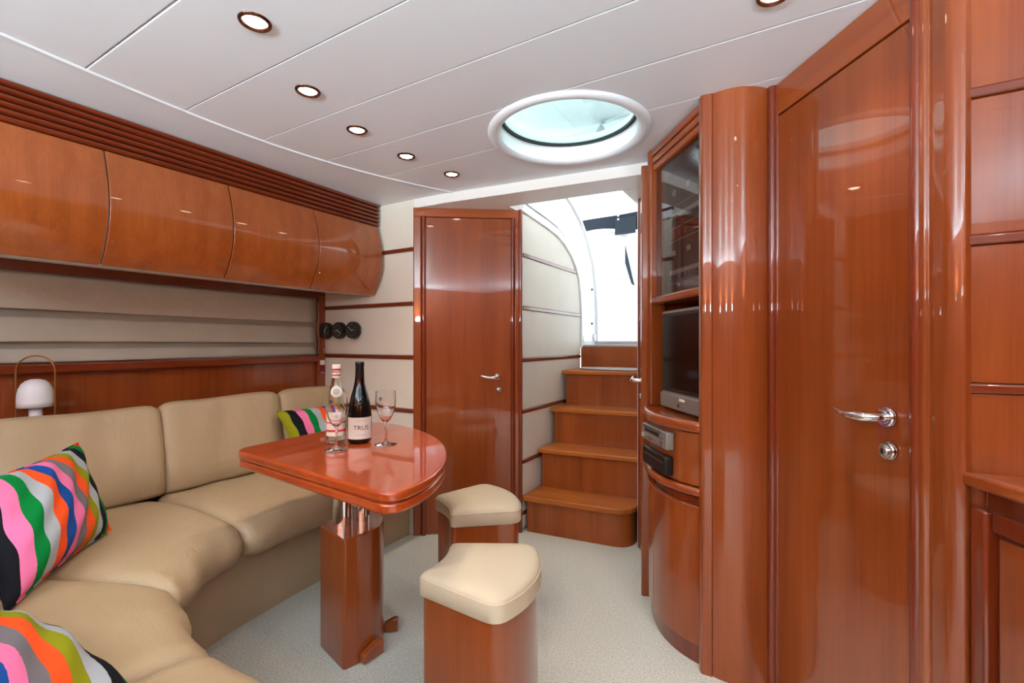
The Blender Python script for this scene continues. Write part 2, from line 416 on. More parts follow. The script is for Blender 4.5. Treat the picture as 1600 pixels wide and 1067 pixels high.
# round deck hatch
hat = struct('window_2', label='round ceiling skylight with green tinted glass and white ring')
hat.name = 'window_2'
bm = new()
prof = [(.267, .0), (.272, -.008), (.285, -.013), (.300, -.012), (.312, -.006), (.316, .0015)]
lathe(bm, prof+[(.268, .0015)], (SKC[0], SKC[1], CZ), 64, caps=False)
obj('ring', bm, M_CEIL, hat, smooth=60)
bm = new(); lathe(bm, [(.284, -.001), (.267, -.001), (.267, .062), (.262, .064), (.262, .10), (.284, .10)], (SKC[0], SKC[1], CZ), 64, caps=False)
obj('lining', bm, M_WHITE, hat, smooth=40)
bm = new(); lathe(bm, [(.2665, .058), (.2665, .070), (.256, .070), (.256, .058), (.2665, .058)], (SKC[0], SKC[1], CZ), 64, caps=False)
obj('gasket', bm, M_RUB, hat, smooth=40)
bm = new(); lathe(bm, [(.262, .070)], (SKC[0], SKC[1], CZ), 64) if False else None
bm = new(); bm.faces.new([bm.verts.new((SKC[0]+.26*math.cos(2*PI*i/64), SKC[1]+.26*math.sin(2*PI*i/64), CZ+.068)) for i in range(64)])
obj('pane', bm, M_SKYG, hat, smooth=0)
# downlights
def downlight(x, y, label, group='ceiling downlights'):
    t = thing('downlight', (x, y, CZ), 0, label, 'downlight', group)
    bm = new(); lathe(bm, [(.026, .012), (.028, -.002), (.033, -.006), (.038, -.004), (.040, .001), (.040, .004)], (0, 0, 0), 28, caps=False)
    obj('ring', bm, M_BRONZE, t, smooth=60)
    bm = new(); lathe(bm, [(.0005, -.0065), (.012, -.006), (.022, -.003), (.028, .001)], (0, 0, 0), 24)
    obj('lens', bm, M_BULB, t, smooth=60)
    l = bpy.data.lights.new('downlight_beam', 'SPOT'); l.energy = DOWN_W; l.color = (1, .84, .66); l.spot_size = math.radians(118); l.spot_blend = .7
    l.shadow_soft_size = .02
    lo = bpy.data.objects.new('downlight_beam', l); COL.objects.link(lo); lo.parent = t; lo.location = (0, 0, -.012)
LN = ['bronze-ringed downlight nearest the camera at the top left', 'second bronze-ringed downlight from the left in the ceiling row',
      'middle bronze-ringed downlight of the ceiling row', 'fourth bronze-ringed downlight from the left in the ceiling row',
      'farthest small downlight of the row, above the closed cabin door']
for (x, y), s in zip([(-1.173, .696), (-1.347, .975), (-1.43, 1.25), (-1.445, 1.536), (-1.408, 1.812)], LN): downlight(x, y, s)
downlight(-.026, 1.262, 'downlight cut by the top edge above the right door')
for k, (x, y) in enumerate([(.25, .70), (.45, .14), (-.55, -.70), (-1.30, -.42), (.55, -.70), (-1.6, -1.1)]):  # extra downlights added out of frame to brighten the room
    downlight(x, y, ['added unseen downlight over the galley beside the right wall', 'added unseen downlight over the galley console', 'added unseen downlight behind the camera over the passage', 'added unseen downlight over the near sofa end', 'added unseen downlight at the forward galley end', 'added unseen downlight by the forward bulkhead'][k])

# unseen uplights added behind the camera to light the ceiling like bounced flash
def fill_light(x, y, z, rotz, label):
    t = thing('added_uplight', (x, y, z), rotz, label, 'fill light', 'added fill lights behind the camera')
    bm = new(); lathe(bm, [(.0005, -.05), (.03, -.045), (.055, 0), (.07, .05), (.067, .05), (.052, 0), (.028, -.04), (.0005, -.042)], (0, 0, 0), 28, caps=False); obj('bowl', bm, M_STEEL, t, smooth=50)
    bm = new(); tube(bm, [(0, -.02, -.02), (0, -.095, -.03)], .010, 10); obj('arm', bm, M_STEEL, t)
    bm = new(); lathe(bm, [(.0005, -.01), (.018, 0), (.022, .018), (.012, .034), (.0005, .038)], (0, 0, 0), 18); obj('bulb', bm, M_BULB, t, smooth=60)
    l = bpy.data.lights.new('added_fill_beam', 'SPOT'); l.energy = UP_W; l.color = UP_C; l.spot_size = math.radians(165); l.spot_blend = .35; l.shadow_soft_size = .05
    lo = bpy.data.objects.new('added_fill_beam', l); COL.objects.link(lo); lo.parent = t; lo.location = (0, .02, .075); lo.rotation_euler = (PI-.25, 0, 0)
fill_light(-1.55, -1.735, 1.36, 0, 'added unseen sconce on the left of the forward bulkhead')
fill_light(.30, -1.735, 1.36, 0, 'added unseen sconce on the right of the forward bulkhead')
fill_light(1.515, -.45, 1.36, PI/2, 'added unseen sconce on the galley side wall')
fill_light(-.62, -1.735, 1.36, 0, 'added unseen sconce in the middle of the forward bulkhead')

# ------------------------------------------------------------------ aft bulkhead, beam and soffit
bk = struct('wall_back', label='cream padded bulkhead with thin cherry rails')
obj('core', box(new(), -2.70, -1.835, 2.035, 2.09, 0, CZ+.03), M_CREAM, bk)
rails = [.40, .706, 1.014, 1.322, 1.633]
zz = [0.0]+rails+[CZ]
for a, b in zip(zz, zz[1:]):
    obj('padded_panel', box(new(), -2.63, -1.838, 2.012, 2.036, a+(.010 if a else 0), b-(.010 if b < CZ else 0)), M_CREAM, bk, bevel=.008, seg=3)
for z in rails:
    obj('rail', box(new(), -2.63, -1.838, 2.006, 2.036, z-.011, z+.011), W_DX, bk, bevel=.003)
bm = new(); prism(bm, [(-1.86, 2.02), (-1.62, 2.028), (-.45, beam_y(-.45)), (-.45, 2.32), (-.72, 2.32), (-1.36, 2.27), (-1.36, 2.44), (-1.86, 2.09)], 1.868, CZ+.03)
struct('trim_2', bm, M_BEAM, label='white beam and soffit over the cabin door and the stairs', bevel=.003)
bm = new(); prism(bm, [(-.72, 2.32), (-.15, 2.32), (-.15, 3.40), (-.72, 3.40)], 1.868, CZ+.03)
struct('trim_3', bm, M_BEAM, label='white deck edge right of the companionway opening', bevel=.003)
bm = new(); prism(bm, [(-2.70, 2.09), (-1.86, 2.09), (-1.36, 2.44), (-1.36, 2.46), (-1.36, 3.40), (-2.70, 3.40)], 1.98, 2.02)
struct('trim_4', bm, M_WHITE, label='white side deck left of the companionway')

# ------------------------------------------------------------------ doors
def bead(bm, x, y, r, z0, z1, seg=14):
    tube(bm, [(x, y, z0), (x, y, z1)], r, seg)
def lever_handle(parent, x, z, direction=-1, s=1.0, y=-.0):
    """chrome lever on a round rose, local door frame: x along the door, -y to the room"""
    h = obj('handle', new_rose(x, y, z, .024*s), M_CHROME, parent, smooth=50)
    bm = new()
    tube(bm, [(x, y-.006, z), (x, y-.045*s, z), (x+direction*.012*s, y-.054*s, z), (x+direction*.05*s, y-.056*s, z-.001), (x+direction*.085*s, y-.052*s, z+.004), (x+direction*.104*s, y-.046*s, z+.010)],
         [.010*s, .010*s, .011*s, .0095*s, .0075*s, .004*s], 12)
    obj('lever', bm, M_CHROME, h, smooth=60)
    k = obj('lock', new_rose(x+.004, y, z-.078*s, .022*s), M_CHROME, parent, smooth=50)
    bm = new(); lathe(bm, [(.0005, .006), (.009, .006), (.012, .003), (.012, 0)], (0, 0, 0), 18)
    bm.transform(Matrix.Translation((x+.004, y-.010, z-.078*s)) @ Matrix.Rotation(PI/2, 4, 'X'))
    c = obj('cylinder', bm, M_STEEL, k, smooth=50)
    obj('keyway', box(new(), x+.0025, x+.0055, y-.0175, y-.0155, z-.078*s-.006, z-.078*s+.006), M_BLACK, k)
def new_rose(x, y, z, r):
    bm = new(); lathe(bm, [(.0005, .012), (r*.55, .012), (r*.62, .008), (r*.85, .008), (r, .003), (r, 0)], (0, 0, 0), 26)
    bm.transform(Matrix.Translation((x, y, z)) @ Matrix.Rotation(PI/2, 4, 'X'))
    return bm
# door_1: closed cabin door on the diagonal
D0 = Vector((-1.838, 2.012)); D1 = Vector((-1.335, 2.372)); L1 = (D1-D0).length
d1 = thing('door_1', (D0.x, D0.y, 0), math.atan2(D1.y-D0.y, D1.x-D0.x), 'closed glossy cherry cabin door left of the stairs', kind='structure')
obj('leaf', box(new(), .068, L1-.055, .0, .035, .004, 1.817), W_V, d1, bevel=.002)
obj('frame_head', box(new(), .0, L1, -.010, .05, 1.818, 1.868), W_X, d1, bevel=.003)
obj('frame_jamb', box(new(), .0, .045, -.012, .05, 0, 1.82), W_V, d1, bevel=.006)
obj('frame_jamb', box(new(), L1-.04, L1+.005, -.014, .05, 0, 1.82), W_V, d1, bevel=.006)
bm = new(); bead(bm, .058, -.004, .013, 0, 1.82); obj('frame_bead', bm, W_DV, d1)
bm = new(); bead(bm, L1-.050, -.004, .011, 0, 1.82); obj('frame_bead', bm, W_DV, d1)
bm = new(); bead(bm, L1-.006, -.012, .012, 0, 1.868); obj('frame_bead', bm, W_DV, d1)
lever_handle(d1, L1-.135, .90, -1, .95)
obj('light_stop', box(new(), -.01, L1+.01, .036, .05, 0, 1.868), W_DV, d1)  # unseen sheet added behind the leaf to block outside light at the gaps
# door_2: closed door on the right, nearest
E0 = Vector((-.035, 1.716)); E1 = Vector((.238, 1.34)); L2 = (E1-E0).length
d2 = thing('door_2', (E0.x, E0.y, 0), math.atan2(E1.y-E0.y, E1.x-E0.x), 'glossy cherry door with chrome lever beside the curved column', kind='structure')
obj('leaf', box(new(), .012, L2-.004, .004, .04, .012, 1.818), W_V, d2, bevel=.002)
obj('frame_head', box(new(), .004, L2, .0, .05, 1.822, CZ), W_X, d2, bevel=.002)
bm = new(); bead(bm, -.006, -.004, .013, 0, CZ); obj('frame_bead', bm, W_DV, d2)
bm = new(); bead(bm, .006, .006, .008, 0, CZ); obj('frame_bead', bm, W_DV, d2)
bm = new(); bead(bm, L2+.008, .004, .013, 0, CZ); obj('frame_bead', bm, W_DV, d2)
lever_handle(d2, L2-.062, .925, -1, 1.0)
# door_3: seen edge-on at the right of the stairs
G0 = Vector((-.676, 2.50)); G1 = Vector((-.537, 2.045)); L3 = (G1-G0).length
d3 = thing('door_3', (G0.x, G0.y, 0), math.atan2(G1.y-G0.y, G1.x-G0.x), 'cherry door seen edge-on between the stairs and the cabinet', kind='structure')
obj('leaf', box(new(), .03, L3-.02, .006, .04, .012, 1.82), W_V, d3, bevel=.002)
obj('frame_head', box(new(), .0, L3, .0, .05, 1.822, 1.868), W_X, d3)
obj('frame_jamb', box(new(), -.02, .03, -.004, .06, 0, 1.868), W_V, d3, bevel=.006)
obj('frame_jamb', box(new(), L3-.05, L3+.012, -.012, .06, 0, 1.868), W_V, d3, bevel=.006)
bm = new(); bead(bm, -.012, -.002, .011, 0, 1.868); obj('frame_bead', bm, W_DV, d3)
lever_handle(d3, .36, .925, -1, .9)

# ------------------------------------------------------------------ column, post and right wall
co = struct('wall_column', label='wide convex cherry column between the cabinet and the right door')
PA = Vector((-.212, 1.662)); PB = Vector((-.046, 1.728))
ch = PB-PA; nn = Vector((ch.y, -ch.x)).normalized()
pts = []
for k in range(15):
    t = k/14; q = PA+ch*t+nn*(.034*4*t*(1-t)*(1-.15*t)); pts.append((q.x, q.y))
pts += [(PB.x+.02, PB.y+.05), (-.20, 1.74)]
bm = new(); prism(bm, pts, 0, CZ); obj('face', bm, W_V, co, smooth=30)
bm = new(); prism(bm, round_poly([(-.258, 1.680), (-.246, 1.655), (-.213, 1.657), (-.21, 1.70), (-.235, 1.735)], [.004, .008, .003, 0, 0], 3), 0, CZ); obj('edge_post', bm, W_V, co, smooth=30)
pr = struct('wall_post', label='moulded cherry post right of the nearest door')
bm = new(); prism(bm, round_poly([(.243, 1.33), (.252, 1.312), (.262, 1.313), (.266, 1.302), (.281, 1.272), (.306, 1.262), (.318, 1.275), (.33, 1.37), (.26, 1.37)], [.004, .007, .003, .004, .010, .006, 0, 0, 0], 4), 0, CZ)
obj('moulding', bm, W_V, pr, smooth=30)
wr = struct('wall_galley', label='cherry wall of stacked panels at the right edge')
rz = [.42, .715, 1.008, 1.305, 1.60]
obj('core', box(new(), .30, 1.62, 1.295, 1.36, 0, CZ+.02), W_DX, wr)
zz = [0]+rz+[CZ]
for a, b in zip(zz, zz[1:]):
    obj('panel', box(new(), .302, 1.62, 1.28, 1.297, a+.010, b-.010), W_V, wr, bevel=.003)
for z in rz:
    obj('rail', box(new(), .302, 1.62, 1.272, 1.297, z-.010, z+.010), W_DX, wr, bevel=.004)
# console shelf at the right edge
cs = thing('console_cabinet', (.9, .9, 0), 0, 'cherry console with overhanging top at the right edge', 'cabinet')
S0 = Vector((.300, 1.268)); du = Vector((.448, -.894))
def cp(s, o): # s along the front, o outwards (towards the room: left of du reversed)
    nrm = Vector((du.y, -du.x)); q = S0+du*s+nrm*o; return (q.x, q.y)
def front_poly(o, s0=0.0):
    return [cp(s0, o), cp(.85, o), (1.60, cp(.85, o)[1]), (1.60, 1.266), (max(cp(s0, o)[0], .32), 1.266)]
bm = new(); prism(bm, front_poly(0), .815, .843); obj('top', bm, W_X, cs, world=True, bevel=.007, seg=3)
bm = new(); prism(bm, front_poly(-.035, .015), .04, .814); obj('body', bm, W_DV, cs, world=True)
def strip(s0, s1, o0, o1, z0, z1):
    bm = new(); prism(bm, [cp(s0, o0), cp(s0, o1), cp(s1, o1), cp(s1, o0)], z0, z1); return bm
obj('stile', strip(.005, .04, -.04, -.012, .0, .775), W_DV, cs, world=True, bevel=.006)
obj('top_rail', strip(.04, .85, -.04, -.022, .735, .775), W_DV, cs, world=True, bevel=.004)
obj('door', strip(.05, .45, -.04, -.026, .06, .728), W_V, cs, world=True, bevel=.004)
obj('door', strip(.46, .84, -.04, -.026, .06, .728), W_V, cs, world=True, bevel=.004)
obj('plinth', strip(.03, .85, -.06, -.03, 0, .055), W_DV, cs, world=True)

# ------------------------------------------------------------------ media cabinet with curved lower front
A0 = Vector((-.523, 2.052)); B0 = Vector((-.248, 1.692)); ab = B0-A0; LC = ab.length
un = ab.normalized(); nc = Vector((un.y, -un.x))          # towards the room
BZ = [Vector(p) for p in ((-.523, 2.052), (-.481, 1.86), (-.40, 1.722), (-.248, 1.685))]
def cur(t, o):
    q = BZ[0]*(1-t)**3+BZ[1]*3*t*(1-t)**2+BZ[2]*3*t*t*(1-t)+BZ[3]*t**3
    v = ((BZ[1]-BZ[0])*(1-t)**2+(BZ[2]-BZ[1])*2*t*(1-t)+(BZ[3]-BZ[2])*t*t).normalized()
    q = q+Vector((v.y, -v.x))*o; return (q.x, q.y)
def slab(o, z0, z1, back=-.10, t0=0.0, t1=1.0, n=20, inner=None):
    f = [cur(t0+(t1-t0)*k/n, o) for k in range(n+1)]
    if inner is not None:
        f += [cur(t1-(t1-t0)*k/n, inner) for k in range(n+1)]
    else:
        q0 = A0+ab*t0+nc*back; q1 = A0+ab*t1+nc*back; f += [(q1.x, q1.y), (q0.x, q0.y)]
    bm = new(); prism(bm, f, z0, z1); return bm
mc = thing('media_cabinet', (-.36, 1.95, 0), 0, 'tall cherry corner cabinet with curved lower front, television niche and smoked glass door', 'cabinet')
obj('plinth', slab(-.012, 0, .065), W_DV, mc, world=True)
obj('lower_door', slab(0, .068, .54, t0=.42, t1=.995, inner=-.02), W_V, mc, world=True, bevel=.002)
obj('door_stile', slab(0, .068, .54, t0=0, t1=.415, inner=-.02), W_V, mc, world=True, bevel=.002)
obj('carcass', slab(-.022, .068, .79), W_DV, mc, world=True)
obj('ledge', slab(.014, .578, .606), W_Y, mc, world=True, bevel=.010, seg=3)
obj('drawer_front', slab(0, .610, .79, t0=.80, t1=.995, inner=-.02), W_V, mc, world=True, bevel=.002)
obj('equipment_panel', slab(-.006, .610, .79, t0=0, t1=.795, inner=-.02), W_V, mc, world=True, bevel=.002)
obj('counter', slab(.020, .793, .832, back=-.32), W_Y, mc, world=True, bevel=.014, seg=4)
def along(s, o):   # straight cabinet face: s metres from A0, o towards the room
    q = A0+un*s+nc*o; return (q.x, q.y)
def plate(s0, s1, o0, o1, z0, z1):
    bm = new(); prism(bm, [along(s0, o0), along(s1, o0), along(s1, o1), along(s0, o1)], z0, z1); return bm
obj('side_post', plate(.015, .050, -.06, .010, .832, CZ), W_V, mc, world=True, bevel=.007, seg=3)
obj('side_panel', plate(-.01, .02, -.33, -.04, 0, CZ), W_V, mc, world=True)
obj('side_panel', plate(LC-.02, LC+.01, -.33, -.05, 0, CZ), W_DV, mc, world=True)
obj('back_panel', plate(-.01, LC+.01, -.35, -.33, 0, CZ), W_DV, mc, world=True)
obj('shelf', plate(.02, LC, -.33, .006, 1.262, 1.292), W_Y, mc, world=True, bevel=.008, seg=3)
for k in range(3):
    z = CZ-.018-k*.031
    obj('slat', plate(.045, LC, -.03, .006-.003*k, z-.0135, z+.0135), W_Y, mc, world=True, bevel=.007, seg=3)
gd = obj('glass_door', plate(.052, LC-.005, -.022, -.017, 1.293, 1.828), M_CABG, mc, world=True)
# electrical board behind the smoked glass
eb = thing('switch_panel', (-.36, 1.95, 1.30), 0, 'dark electrical switch panel behind the smoked cabinet glass', 'switch panel')
obj('board', plate(.06, LC-.02, -.085, -.06, 1.295, 1.80), M_DIM, eb, world=True)
def marks(name, s0, s1, n, z0, z1, m, gap=.3, o=-.06):
    stp = (s1-s0)/n
    for k in range(n):
        obj(name, plate(s0+k*stp, s0+(k+1-gap)*stp, o, o+.006, z0, z1), m, eb, world=True)
obj('label_strip', plate(.09, LC-.03, -.0605, -.058, 1.600, 1.625), M_GREY, eb, world=True)
marks('breaker', .10, LC-.03, 14, 1.585, 1.606, M_BLACK, .45)
obj('label_strip', plate(.09, LC-.03, -.0605, -.058, 1.372, 1.396), M_GREY, eb, world=True)
marks('breaker', .10, LC-.03, 14, 1.358, 1.378, M_BLACK, .45)
marks('red_display', .10, .26, 3, 1.528, 1.556, M_LEDR, .25)
marks('red_display', .285, .36, 1, 1.528, 1.556, M_LEDR, .25)
for z in (1.565, 1.512, 1.655, 1.34):
    obj('outline', plate(.085, LC-.03, -.0605, -.0585, z, z+.0025), M_GREY, eb, world=True)
marks('toggle', .12, .36, 2, 1.455, 1.475, M_GREY, .85)
marks('toggle', .12, .36, 2, 1.70, 1.722, M_GREY, .85)
# television
tv = thing('television', (-.36, 1.86, .832), 0, 'small silver-framed television on the cabinet counter', 'television')
T0, T1 = .115, .47
def tplate(s0, s1, o0, o1, z0, z1): return plate(s0, s1, o0, o1, z0, z1)
obj('housing', plate(T0, T1, -.10, -.012, .842, 1.228), M_SILVER, tv, world=True, bevel=.006)
obj('screen_bezel', plate(T0+.010, T1-.01, -.02, -.009, .906, 1.216), M_BLACK, tv, world=True, bevel=.002)
obj('screen', plate(T0+.022, T1-.022, -.02, -.0075, .922, 1.204), M_SCREEN, tv, world=True)
obj('control_bar', plate(T0+.004, T1, -.02, -.002, .842, .900), M_SILVER, tv, world=True, bevel=.005)
obj('logo', plate(.285, .325, -.004, -.001, .880, .889), M_PAPER, tv, world=True)
obj('power_button', plate(.312, .326, -.004, .001, .855, .866), M_CHROME, tv, world=True, bevel=.002)
obj('sensor_window', plate(.268, .285, -.004, -.001, .855, .868), M_TAGR, tv, world=True)
obj('foot', plate(T0+.05, T1-.04, -.16, -.03, .8325, .845), M_BLACK, tv, world=True)
# stereo and black unit set in the curved panel
Q0 = Vector(cur(.26, .004)); Q1 = Vector(cur(.755, .004)); qd = (Q1-Q0).normalized(); qn = Vector((qd.y, -qd.x)); QL = (Q1-Q0).length
def fplate(a, b, o0, o1, z0, z1):
    bm = new(); prism(bm, [tuple(Q0+qd*(a*QL)+qn*o0), tuple(Q0+qd*(b*QL)+qn*o0), tuple(Q0+qd*(b*QL)+qn*o1), tuple(Q0+qd*(a*QL)+qn*o1)], z0, z1); return bm
st = thing('car_stereo', (Q0.x, Q0.y, .715), 0, 'silver stereo unit set in the curved cabinet front', 'stereo')
obj('faceplate', fplate(0, 1, -.004, .026, .715, .778), M_SILVER, st, world=True, bevel=.005, seg=3)
obj('display', fplate(.12, .72, .0255, .0275, .750, .764), M_BLACK, st, world=True)
obj('disc_slot', fplate(.10, .80, .0255, .0275, .769, .7725), M_BLACK, st, world=True)
for k in range(3): obj('button', fplate(.80, .88, .0255, .029, .722+.014*k, .731+.014*k), M_STEEL, st, world=True, bevel=.001)
for k in range(4): obj('button', fplate(.20+.13*k, .29+.13*k, .0255, .0285, .726, .737), M_STEEL, st, world=True, bevel=.001)
obj('knob', fplate(.04, .13, .0255, .033, .724, .742), M_CHROME, st, world=True, bevel=.002)
bk2 = thing('black_radio', (Q0.x, Q0.y, .624), 0, 'glossy black box unit below the silver stereo', 'radio')
obj('body', fplate(.04, .97, -.004, .028, .622, .690), M_BLACK, bk2, world=True, bevel=.006, seg=3)
obj('seam_line', fplate(.10, .90, .0275, .0292, .664, .667), M_STEEL, bk2, world=True)

# ------------------------------------------------------------------ companionway: side wall, stairs, threshold
def arch_y(z):
    pts = [(0, 3.278), (1.33, 3.278), (1.569, 3.228), (1.717, 3.086), (1.78, 2.96), (1.818, 2.85), (1.842, 2.613), (1.864, 2.40)]
    for (z0, y0), (z1, y1) in zip(pts, pts[1:]):
        if z <= z1: return y0+(y1-y0)*(z-z0)/(z1-z0)
    return 2.40
sw = struct('wall_stairs', label='white padded side wall of the stairs under the arched frame')
obj('core', (lambda bm: prism_x(bm, [(2.40, 0), (3.28, 0)]+[(arch_y(z)+.004, z) for z in [1.0, 1.2, 1.33, 1.4, 1.5, 1.569, 1.65, 1.717, 1.76, 1.80, 1.83, 1.85, 1.864]]+[(2.38, 1.868)], -1.42, -1.352))(new()), M_WHITE, sw, smooth=0)
srails = [.10, .40, .694, .996, 1.302, 1.612]
zz = [0]+srails+[1.866]
for a, b in zip(zz, zz[1:]):
    a2, b2 = a+.009, b-.009
    col = [b2+(a2-b2)*k/8 for k in range(9)]
    pts = [(2.385, a2), (2.385, b2)]+[(arch_y(z)-.004, z) for z in col]
    obj('padded_panel', prism_x(new(), pts, -1.354, -1.333), M_CREAM, sw, bevel=.006, seg=2, smooth=30)
for z in srails:
    obj('rail', box(new(), -1.354, -1.328, 2.385, arch_y(z)-.006, z-.010, z+.010), W_DY, sw, bevel=.003)
# arched sliding-door frame: three strips following the arch
def arch_curve(d):
    base_pts = [(3.278, 1.06), (3.278, 1.33), (3.262, 1.46), (3.228, 1.569), (3.165, 1.655), (3.086, 1.717), (2.97, 1.777), (2.85, 1.815), (2.70, 1.835), (2.55, 1.848), (2.38, 1.864)]
    out = []
    for i, p in enumerate(base_pts):
        a = Vector(base_pts[max(i-1, 0)]); b = Vector(base_pts[min(i+1, len(base_pts)-1)]); t = (b-a).normalized()
        out.append((p[0]+t.y*d, p[1]-t.x*d))
    return out
def arch_strip(d0, d1, x0, x1):
    a = arch_curve(d0); b = arch_curve(d1); bm = new()
    loft(bm, [[(x1, p[0], p[1]), (x1, q[0], q[1]), (x0, q[0], q[1]), (x0, p[0], p[1])] for p, q in zip(a, b)])
    return bm
af = struct('trim_5', label='white arched frame of the sliding companionway door')
obj('inner_strip', arch_strip(0, .045, -1.36, -1.322), M_WHITE, af, smooth=60)
obj('track_groove', arch_strip(.045, .070, -1.37, -1.352), M_RUB, af, smooth=60)
obj('outer_strip', arch_strip(.070, .33, -1.37, -1.338), M_WHITE, af, smooth=60)
obj('edge_lip', arch_strip(.33, .35, -1.37, -1.320), M_WHITE, af, smooth=60)
for y, z in ((3.52, 1.52), (3.52, 1.25)):
    bm = new(); tube(bm, [(-1.34, y, z), (-1.33, y, z)], .010, 10); obj('screw_cap', bm, M_BLACK, af)
bm = new(); box(bm, -1.33, -1.318, 3.30, 3.33, 1.10, 1.15); obj('latch', bm, M_CHROME, af, bevel=.004)
bm = new(); box(bm, -1.345, -1.325, 3.55, 3.58, 1.11, 1.17); obj('latch', bm, M_CHROME, af, bevel=.004)
# stairs
stt = thing('staircase', (-1.02, 2.75, 0), 0, 'four cherry steps climbing to the cockpit', 'stairs')
SL = .11
def fy(y, x): return y+(x+1.33)*SL
steps = [(2.365, .212), (2.557, .450), (2.733, .680), (2.92, .912)]
zprev = 0
XR = -.705
for i, (y, z) in enumerate(steps):
    last = i == 3
    yb = steps[i+1][0]+.06 if not last else 3.285
    if i == 0:
        outl = round_poly([(-1.326, fy(y, -1.326)), (XR, fy(y, XR)), (XR, yb+.05), (-1.326, yb)], [.01, .17, 0, 0], 12)
        rin = round_poly([(-1.31, fy(y+.022, -1.31)), (XR-.01, fy(y+.022, -.70)), (XR-.01, yb+.05), (-1.31, yb)], [.01, .16, 0, 0], 12)
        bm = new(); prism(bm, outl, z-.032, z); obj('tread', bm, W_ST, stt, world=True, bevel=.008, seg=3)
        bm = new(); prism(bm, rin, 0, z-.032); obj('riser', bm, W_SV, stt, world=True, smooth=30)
    else:
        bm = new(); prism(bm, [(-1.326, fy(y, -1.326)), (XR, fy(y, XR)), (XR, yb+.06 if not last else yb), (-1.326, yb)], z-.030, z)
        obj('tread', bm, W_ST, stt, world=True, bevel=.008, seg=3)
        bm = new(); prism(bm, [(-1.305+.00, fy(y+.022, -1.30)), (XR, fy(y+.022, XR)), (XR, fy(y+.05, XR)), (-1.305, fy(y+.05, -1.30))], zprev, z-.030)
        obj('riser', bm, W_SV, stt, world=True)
    zprev = z
obj('riser', box(new(), -1.326, XR, 3.285, 3.31, .90, 1.068), W_SV, stt, world=True)
obj('back_panel', box(new(), -1.345, XR, 3.312, 3.33, 0, 1.066), W_DV, stt, world=True)  # unseen panel added to keep daylight from leaking in under the stairs
mt = thing('step_mat', (-1.0, 3.10, .912), 0, 'thin white oval mat with dark edge on the top step', 'mat')
ov = [(-1.0+.27*math.cos(2*PI*k/40), 3.115+.125*math.sin(2*PI*k/40)) for k in range(40)]
bm = new(); prism(bm, ov, .9125, .918); obj('edge', bm, M_BLACK, mt, world=True)
bm = new(); prism(bm, offset_poly(ov, -.006), .918, .924); obj('top', bm, M_WHITE, mt, world=True)
th = struct('trim_6', label='steel threshold track of the companionway')
obj('track', box(new(), -1.345, XR+.02, 3.30, 3.62, 1.068, 1.082), M_STEEL, th, bevel=.002)
obj('lip', box(new(), -1.345, XR+.02, 3.60, 3.63, 1.068, 1.11), M_STEEL, th, bevel=.002)
struct('wall_stairs_right', box(new(), -.70, -.64, 2.53, 3.62, 0, 1.868), M_CREAM, label='side wall right of the stairs')
struct('wall_aft', box(new(), -.64, 1.72, 2.40, 2.46, 0, CZ+.03), M_CREAM, label='hidden aft bulkhead behind the cabinet')
struct('wall_heads', box(new(), .33, .39, 1.36, 2.40, 0, CZ+.03), M_CREAM, label='hidden partition behind the right door')

# ------------------------------------------------------------------ cockpit outside
cf = struct('floor_cockpit', box(new(), -3.2, 1.2, 3.63, 7.0, 1.0, 1.06), M_WHITE, label='white cockpit sole beyond the stairs')
hs = thing('helm_seat', (-1.66, 5.0, 1.06), 0, 'white rounded helm seat in the cockpit', 'seat')
bm = new(); prism(bm, round_poly([(-1.99, 5.0), (-1.46, 5.0), (-1.46, 5.5), (-1.99, 5.5)], .12, 8), 1.80, 2.34); obj('backrest', bm, M_WHITE, hs, world=True, bevel=.08, seg=4)
bm = new(); prism(bm, round_poly([(-1.95, 5.06), (-1.50, 5.06), (-1.50, 5.5), (-1.95, 5.5)], .08, 6), 1.74, 1.80); obj('seat_base', bm, M_WHITE, hs, world=True)
cu = thing('cockpit_locker', (-1.66, 5.0, 1.06), 0, 'white moulded cockpit locker behind the helm seat', 'locker')
obj('body', box(new(), -1.85, -1.32, 4.92, 5.5, 1.06, 1.735), M_WHITE, cu, world=True, bevel=.03, seg=3)
obj('door', box(new(), -1.66, -1.40, 4.905, 4.93, 1.10, 1.64), M_WHITE, cu, world=True, bevel=.01)
cv = thing('canvas_roll', (-1.7, 4.95, 2.33), 0, 'dark navy canvas strip rolled under the cockpit roof', 'canvas')
bm = new()
xs = [-2.02+.06*k for k in range(12)]
loft(bm, [[(x, 4.95-.015*math.sin(17*x), 2.33+.03*math.sin(6*x)), (x, 4.94-.01*math.sin(9*x), 2.47+.03*(x+2.0)), (x, 4.97, 2.475+.03*(x+2.0)), (x, 4.97, 2.33+.03*math.sin(6*x))] for x in xs])
obj('cloth', bm, M_CANVAS, cv, world=True, smooth=60)
obj('flap', box(new(), -1.60, -1.38, 4.90, 4.925, 2.26, 2.44), M_CANVAS, cv, world=True)
for z in (2.46, 2.42):
    bm = new(); tube(bm, [(-1.56, 4.89, z), (-1.56, 4.91, z)], .012, 10); obj('stud', bm, M_CHROME, cv, world=True)
sp = thing('canvas_strap', (-1.45, 5.0, 1.68), 0, 'dark diagonal strap hanging beside the helm seat', 'strap')
bm = new(); prism_y(bm, [(-1.44, 2.10), (-1.43, 2.05), (-1.345, 1.68), (-1.375, 1.70), (-1.44, 1.92)], 4.74, 4.76); obj('band', bm, M_CANVAS, sp, world=True)
rf = thing('hardtop_roof', (-1.0, 5.2, 2.75), 0, 'white cockpit hardtop above the helm', 'roof')
obj('shell', box(new(), -3.2, 1.4, 2.55, 7.0, 2.72, 2.82), M_WHITE, rf, world=True, bevel=.04, seg=3)
